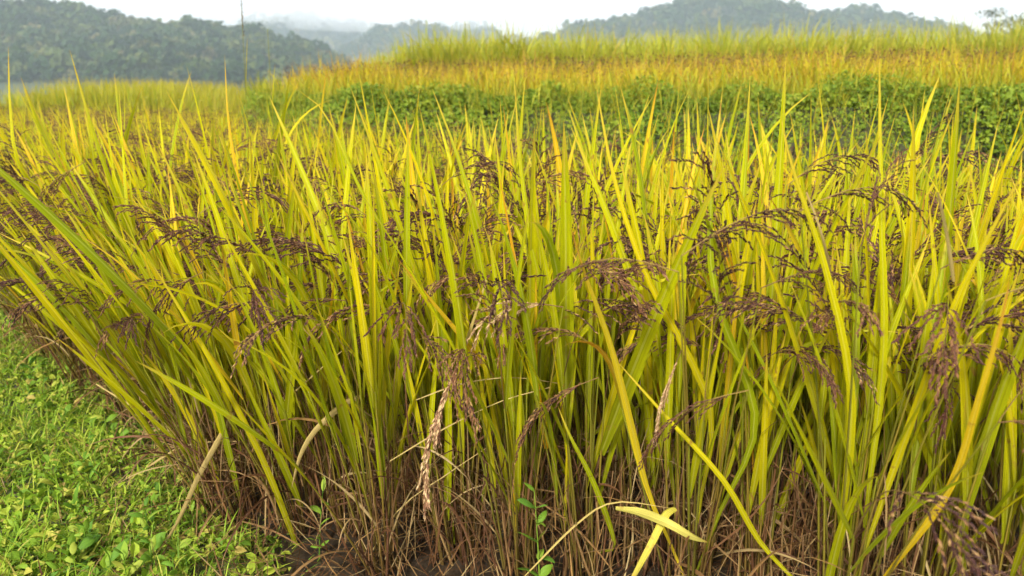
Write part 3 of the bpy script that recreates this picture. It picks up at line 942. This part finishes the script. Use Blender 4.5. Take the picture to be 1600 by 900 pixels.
parts = []
for n, y0, y1, s in [(40000, 1.2, 4.2, 1.0), (26000, 4.2, 9.5, 1.6)]:
    q = scatter(n, -9, .6, y0, y1, dens)
    hh = .04 + .05 * vnoise(q[:, 0], q[:, 1], .17, 6)
    z = verge_z(q[:, 0], q[:, 1]) + np.abs(hh) * rng.rand(len(q)) + .002
    nr = unit(len(q)) * .75 + np.array([0, -.1, 1.0]); nr /= np.linalg.norm(nr, axis=1, keepdims=True)
    sz = (.012 + .036 * rng.rand(len(q)) ** 2.4) * s
    parts.append(cards(np.column_stack([q, z]), nr, unit(len(q)), sz, sz * np.where(vnoise(q[:, 0], q[:, 1], .3, 41) > 0, rng.uniform(.5, .9, len(q)), rng.uniform(.25, .5, len(q))), np.clip(rng.rand(len(q)) * .8 + .1 + .25 * vnoise(q[:, 0], q[:, 1], .4, 43), 0, .999)))
V, F, U, R = join(parts)
cover = link('ground_cover', mesh_np('ground_cover', V, F, U, R, M['verge'], smooth=False))
tag(cover, 'bright green small-leaved ground cover on the path beside the rice', 'ground cover', kind='stuff')
q = scatter(42000, -9, .6, 1.2, 8, dens)
z = verge_z(q[:, 0], q[:, 1])
n = len(q)
gb = blades(np.column_stack([q, z]), rng.uniform(0, 6.28, n), rng.uniform(.1, .9, n), rng.uniform(.2, 1.4, n), rng.uniform(.04, .14, n), rng.uniform(.002, .0065, n), S=3, twist0=rng.uniform(-.5, .5, n))
grass = link('grass', mesh_np('grass', *gb, M['verge']))
tag(grass, 'fine short grass blades growing through the path ground cover', 'grass', kind='stuff')
q = scatter(6500, -9, .6, 1.2, 7, lambda q: dens(q) & (vnoise(q[:, 0], q[:, 1], .3, 61) > -.1))
n = len(q)
lit = blades(np.column_stack([q, verge_z(q[:, 0], q[:, 1]) + .02 + .03 * rng.rand(n)]), rng.uniform(0, 6.28, n), rng.uniform(1.1, 1.6, n), rng.normal(0, .4, n), rng.uniform(.03, .12, n), rng.uniform(.002, .005, n), S=3)
litter = link('dry_litter', mesh_np('dry_litter', *lit, M['dry']))
tag(litter, 'scattered dry straw bits lying in the path grass', 'litter', kind='stuff')
# broken straw lying on the mud
n = 1500
q = scatter(n, -1.6, 1.6, 1.5, 3.2, lambda q: (edge_dist(q)[0] > -.35) & (edge_dist(q)[0] < .5))
mst = blades(np.column_stack([q, .012 + .06 * rng.rand(n)]), rng.uniform(0, 6.28, n), rng.uniform(.9, 1.7, n), rng.normal(0, .5, n), rng.uniform(.06, .28, n), rng.uniform(.002, .0055, n), S=4)
mst[0][:, 2] = np.maximum(mst[0][:, 2], .02)
tag(link('fallen_straw', mesh_np('fallen_straw', *mst, M['dry'])), 'broken dry straw lying on the mud at the rice feet', 'straw', kind='stuff')

# ------------------------------------------------------------------ weeds covering the bank
n = 110000
x = rng.uniform(-4.2, 10, n); o = rng.beta(1.2, 1.0, n) * 1.6 - .1
yy = bank_y(x) + o * 1.2
zz = np.interp(o, prof[:, 0], prof[:, 1]) * lip(x)
cl = vnoise(x * 1.0, yy + zz * 1.3, .42, 9)
thick = .12 + .20 * np.clip(cl + .35, 0, 1)
zz = zz + .07 * vnoise(x, yy, .9, 8) * (zz > .1)
out_n = np.stack([0 * x, -np.clip(1.1 - o, .1, 1), .35 + np.clip(o - .3, 0, 1)], -1); out_n /= np.linalg.norm(out_n, axis=1, keepdims=True)
pos = np.stack([x, yy, zz], -1) + out_n * (thick * rng.rand(n) ** .6)[:, None]
nr = out_n + unit(n) * .75; nr /= np.linalg.norm(nr, axis=1, keepdims=True)
big_n = vnoise(x, yy * 2, .9, 71)
sz = rng.uniform(.020, .050, n) * (1 + .55 * np.clip(big_n, -.6, 1))
rb = np.clip(rng.rand(n) * .6 + .25 * cl + .17 + .3 * vnoise(x, yy, .7, 73), 0, .999)
bw = link('bank_weeds', mesh_np('bank_weeds', *cards(pos, nr, unit(n) + np.array([0, 0, -.3]), sz, sz * rng.uniform(.5, .85, n), rb), M['bank'], smooth=False))
tag(bw, 'dense dark green creeping weeds covering the bank behind the paddy', 'weeds', kind='stuff')
n = 8000
x = rng.uniform(-4.2, 10, n); o = rng.uniform(.1, 1.5, n)
yy = bank_y(x) + o * 1.2
bg = link('bank_grass', mesh_np('bank_grass', *blades(np.stack([x, yy, np.interp(o, prof[:, 0], prof[:, 1]) * lip(x) + .1], -1), rng.uniform(0, 6.28, n), rng.uniform(.05, .5, n), rng.uniform(.1, .9, n), rng.uniform(.15, .42, n), rng.uniform(.006, .012, n), S=3), M['mound']))
tag(bg, 'loose grass blades among the weeds on the bank', 'grass', kind='stuff')

# ------------------------------------------------------------------ rice on the terrace above the bank
def stand(name, pos, h, mat, wid, tilt=.16, bend=.3, S=3):
    n = len(pos)
    return mesh_np(name, *blades(pos, rng.uniform(0, 6.28, n), np.abs(rng.normal(0, tilt, n)), np.abs(rng.normal(bend, bend * .7, n)), h, rng.uniform(wid * .7, wid * 1.3, n), S=S, twist0=rng.uniform(-.7, .7, n)), mat)


n = 32000
x = rng.uniform(-4.1, 11, n); o = rng.uniform(2.0, 5.6, n)
yy = bank_y(x) + o
hgt = rng.uniform(.45, .84, n) * (1 + .22 * vnoise(x, yy, .8, 12)) * np.where(rng.rand(n) < .1, 1.15, 1)
hgt *= np.clip((x + 4.5) / 1.2, .6, 1)
tr = link('terrace_rice', stand('terrace_rice', np.stack([x, yy, .84 * lip(x) + 0 * x], -1), hgt, M['terrace'], .02, tilt=.2, bend=.6, S=4))
tag(tr, 'ripe golden brown rice on the terrace above the green bank', 'rice', kind='stuff')
n = 26000
x = rng.uniform(-4.1, 11, n); o = rng.uniform(2.0, 5.4, n)
yy = bank_y(x) + o
zz = .84 * lip(x) + rng.uniform(.46, .76, n) * np.clip((x + 4.5) / 1.2, .6, 1)
tgc = vnoise(x, yy, .25, 15) > -.25
C = np.stack([x, yy, zz], -1)[tgc]
tag(link('grains', mesh_np('grains', *spindles(C, unit(len(C)) + np.array([0, 0, -.6]), .035, .011, .3 + .7 * rng.rand(len(C))), M['grain'], smooth=False), tr), kind='stuff')

n = 42000
y_ = T2Y + rng.rand(n) ** 1.6 * 12
x = rng.uniform(-2.6, 16, n) + (y_ - T2Y) * -.14
sel = (x > -2.3 - (y_ - T2Y) * .14 + .35 * rng.normal(size=n)) & (vnoise(x, y_, .35, 27) > -.35)
y_ = y_ + .5 * vnoise(x, 0 * x, .6, 28)
x, y_ = x[sel], y_[sel]; n = len(x)
hgt = (.55 + .62 * rng.beta(2, 2, n)) * (1 + .22 * vnoise(x, y_, .55, 21)) * (1 + .10 * np.clip((x - 1) / 6, 0, 1)) * np.clip((x + 3.6) / 2.2 , .5, 1)
tg = link('tall_grass', stand('tall_grass', np.stack([x, y_, 1.42 + 0 * x], -1), hgt, M['tall'], .022, tilt=.15, bend=.7, S=5))
tag(tg, 'pale yellow-green tall grass on the upper terrace against the hills', 'grass', kind='stuff')

# yellow-green stand on the far mound
n = 14000
x = rng.uniform(-11, -4.9, n); y_ = rng.uniform(13.6, 21, n)
zz = .78 * np.exp(-((x + 7.6) / 2.1) ** 4) * np.clip((y_ - 13.3) / 1.2, 0, 1)
mg = link('mound_rice', stand('mound_rice', np.stack([x, y_, zz - .03], -1), rng.uniform(.55, .95, n), M['mound'], .026, tilt=.14))
tag(mg, 'yellow-green rice on the low rounded mound beyond the paddy', 'rice', kind='stuff')

# ------------------------------------------------------------------ wooded hills
def hill(name, ridge, D, depth, front, spacing, tree_r, label, cards_per=70, seed=1, bumpy=.06):
    """ridge: pixel silhouette at distance D; the slope falls towards the camera over `depth` metres."""
    rp = np.array([P(u, v, D) for u, v in ridge])
    x0, x1 = rp[0, 0], rp[-1, 0]
    def hz(x, y):
        top = np.interp(x, rp[:, 0], rp[:, 2]) - tree_r * .9
        f = np.clip(1 - np.abs(y - D) / depth, 0, 1)
        f = np.where(y > D, np.clip(1 - (y - D) / (depth * .6), 0, 1), f)
        sm = f * f * (3 - 2 * f) * .55 + f * .45
        return np.maximum(top * sm * (1 + bumpy * vnoise(x, y, depth * .22, seed) * (f < .96)), -.5)
    xs = np.linspace(x0, x1, 60); ys = np.linspace(D - depth, D + depth * .6, 40)
    ho = link(name, grid_mesh(name, xs, ys, hz, M['hill']))
    tag(ho, kind='structure')
    gx = np.arange(x0, x1, spacing); gy = np.arange(D - depth * front, D + depth * .08, spacing * 1.25)
    X, Y = np.meshgrid(gx, gy)
    X = X + rng.uniform(-.5, .5, X.shape) * spacing; Y = Y + rng.uniform(-.5, .5, Y.shape) * spacing
    X, Y = X.ravel(), Y.ravel()
    Z = hz(X, Y)
    k = Z > 1
    X, Y, Z = X[k], Y[k], Z[k]
    N = len(X)
    R = tree_r * (.55 + .85 * rng.rand(N) ** 1.6)
    dirs = unit(N * cards_per).reshape(N, cards_per, 3)
    dirs[..., 2] = np.abs(dirs[..., 2]) * 1.1 - .15
    dirs[..., 1] = -np.abs(dirs[..., 1]) * np.where(rng.rand(N, cards_per) < .8, 1, -1)
    rr = R[:, None] * rng.uniform(.72, 1.05, (N, cards_per)) * (1 + .22 * np.sin(dirs[..., 0] * 5 + X[:, None]) * np.cos(dirs[..., 2] * 6 + Y[:, None]))
    c = np.stack([X, Y, Z + R * .55], -1)[:, None] + dirs * rr[..., None] * np.array([1, 1, .95])
    nrm = dirs + unit(N * cards_per).reshape(N, cards_per, 3) * .55
    nrm = nrm.reshape(-1, 3); nrm /= np.linalg.norm(nrm, axis=1, keepdims=True)
    sz = np.repeat(R, cards_per) * rng.uniform(.38, .7, N * cards_per)
    rnd = np.clip(np.repeat(rng.rand(N), cards_per) * .8 + .2 * rng.rand(N * cards_per), 0, .999)
    w = link(name.replace('hill', 'forest').replace('mountain', 'forest'), mesh_np(name + '_forest', *cards(c.reshape(-1, 3), nrm, unit(N * cards_per), sz, sz * .8, rnd), M['tree'], smooth=False))
    tag(w, label, 'forest', kind='stuff')
    return N


n1 = hill('hill', [(-420, 60), (-250, 30), (-90, 10), (0, 16), (40, 18), (100, 12), (150, 24), (190, 32), (240, 42), (290, 46), (340, 47), (400, 52), (450, 66), (500, 78), (540, 95), (600, 125), (640, 140)],
          350, 160, .8, 4.6, 3.4, 'hazy blue-green forest covering the near hill', 60, 1)
n2 = hill('mountain', [(250, 110), (380, 60), (430, 33), (480, 27), (540, 40), (600, 52), (660, 46), (720, 44), (780, 52), (830, 66), (900, 90), (980, 120)], 950, 380, .6, 13, 8.5, 'pale forest on the misty mountain in the gap between the hills', 26, 2)
n3 = hill('hill', [(780, 90), (860, 60), (900, 44), (950, 38), (1000, 24), (1050, 6), (1100, -6), (1150, -5), (1200, 8), (1245, 27), (1280, 30), (1315, 20), (1350, 20), (1390, 28), (1430, 42), (1500, 70), (1600, 100), (1750, 120)],
          560, 230, .5, 7.4, 4.6, 'blue hazy forest on the hill behind the upper terrace', 34, 3)
n4 = hill('hill', [(470, 135), (520, 100), (560, 70), (600, 50), (640, 42), (700, 52), (760, 80), (840, 110), (900, 130)], 700, 230, .5, 9, 5.6, 'dim grey forest on the ridge behind the terrace corner', 30, 4)
print('trees', n1, n2, n3, n4)

# lone tree beyond the upper terrace
def lone_tree(base, H, label, seed):
    root = link('tree', None, loc=base)
    tag(root, label, 'tree')
    trunk = [np.array([(0, 0, -.2), (.05, 0, H * .25), (.02, .05, H * .55)]) * 1.0]
    rad = [np.linspace(.3, .16, 3) * H / 9]
    tips = []
    for j in range(13):
        a = rng.uniform(0, 6.28); r = rng.uniform(.2, .52) * H; z = rng.uniform(.62, .98) * H
        e = np.array([math.cos(a) * r, math.sin(a) * r, z])
        s = trunk[0][-1] * rng.uniform(.75, 1)
        ln = smooth_line([s, s * .5 + e * .5 + np.array([0, 0, -.05 * H]), e], 6)
        trunk.append(ln); rad.append(np.linspace(.09, .02, 6) * H / 9); tips += [ln[4], ln[5]]
    link('trunk', mesh_np('trunk', *tubes(trunk, rad, 6), M['bark']), root)
    pp = []
    for t in tips:
        k = 170
        pp.append(t + unit(k) * np.array([.16, .16, .06]) * H * rng.rand(k, 1) ** .5)
    pp = np.concatenate(pp); k = len(pp)
    nr = unit(k) + np.array([0, 0, .6]); nr /= np.linalg.norm(nr, axis=1, keepdims=True)
    link('crown', mesh_np('crown', *cards(pp, nr, unit(k), rng.uniform(.12, .28, k) * H / 9, rng.uniform(.08, .16, k) * H / 9, rng.rand(k)), M['tree'], smooth=False), root)


tb = P(1590, 60, 62); tt = P(1590, 12, 62)
lone_tree((tb[0] + 1.2, tb[1], 0), tt[2], 'dark open-crowned tree beyond the upper terrace against the sky', 1)

# ------------------------------------------------------------------ air
hz_me = bpy.data.meshes.new('haze')
x0, x1, y0, y1, z0, z1 = -1300, 1300, -30, 1400, -1.2, 104
hv = [(x, y, z) for z in (z0, z1) for y in (y0, y1) for x in (x0, x1)]
hz_me.from_pydata(hv, [], [(0, 2, 3, 1), (4, 5, 7, 6), (0, 1, 5, 4), (2, 6, 7, 3), (0, 4, 6, 2), (1, 3, 7, 5)])
hm, hn, hl = new_mat('haze')
pv = hn.new('ShaderNodeVolumePrincipled')
pv.inputs['Color'].default_value = (.77, .885, 1.0, 1)
pv.inputs['Density'].default_value = .00085
pv.inputs['Anisotropy'].default_value = .2
ho = hn.new('ShaderNodeOutputMaterial')
hl.new(pv.outputs[0], ho.inputs['Volume'])
hz_me.materials.append(hm)
haze = link('haze', hz_me)
tag(haze, kind='stuff')

# white mist hanging on the ridges in the gap
mc = P(590, 22, 820)
nu, nv = 40, 20
mvv = []
for a in range(nv + 1):
    for b_ in range(nu):
        th_, ph_ = PI * a / nv, 2 * PI * b_ / nu
        k = 1 + .22 * float(vnoise(math.cos(ph_) * 3 + 5, math.sin(ph_) * 3 + th_ * 2, 1.0, 51)) * math.sin(th_)
        mvv.append((mc[0] + 150 * k * math.sin(th_) * math.cos(ph_), mc[1] + 60 * k * math.sin(th_) * math.sin(ph_), mc[2] + 17 * k * math.cos(th_)))
mf = [(a * nu + b_, (a + 1) * nu + b_, (a + 1) * nu + (b_ + 1) % nu, a * nu + (b_ + 1) % nu) for a in range(nv) for b_ in range(nu)]
mm_ = bpy.data.meshes.new('mist'); mm_.from_pydata(mvv, [], mf)
mt_, mn_, ml_ = new_mat('mist')
mp = mn_.new('ShaderNodeVolumePrincipled'); mp.inputs['Color'].default_value = (.97, .98, 1, 1); mp.inputs['Density'].default_value = .012
mo_ = mn_.new('ShaderNodeOutputMaterial'); ml_.new(mp.outputs[0], mo_.inputs['Volume'])
mm_.materials.append(mt_)
tag(link('mist', mm_), 'white mist hanging over the ridges in the gap between hills', 'mist', kind='stuff')

# ------------------------------------------------------------------ names of the rice plants
rows = {}
for i in IND:
    rows.setdefault(int(row[i]), []).append(i)
for r, ids in rows.items():
    ids.sort(key=lambda i: -arc[i])
    where = 'front row' if r == 0 else WORDS[r] + ' row'
    for k, i in enumerate(ids):
        npn = sum(1 for c in plants[i].children if c.name.startswith('panicle'))
        look = 'without grain heads' if npn == 0 else 'with few dark grain heads' if npn < 4 else 'with many dark grain heads'
        tag(plants[i], 'rice plant %s, %s from path end of %s' % (look, WORDS[k], where), 'rice plant', 'rice plants in the %s from the paddy rim' % where)
weeds.sort(key=lambda o: pix(np.array(o.location))[1], reverse=True)
for k, o in enumerate(weeds):
    o['label'] = 'low broad-leaved green weed in the path, %s counting up from its near end' % WORDS[k]
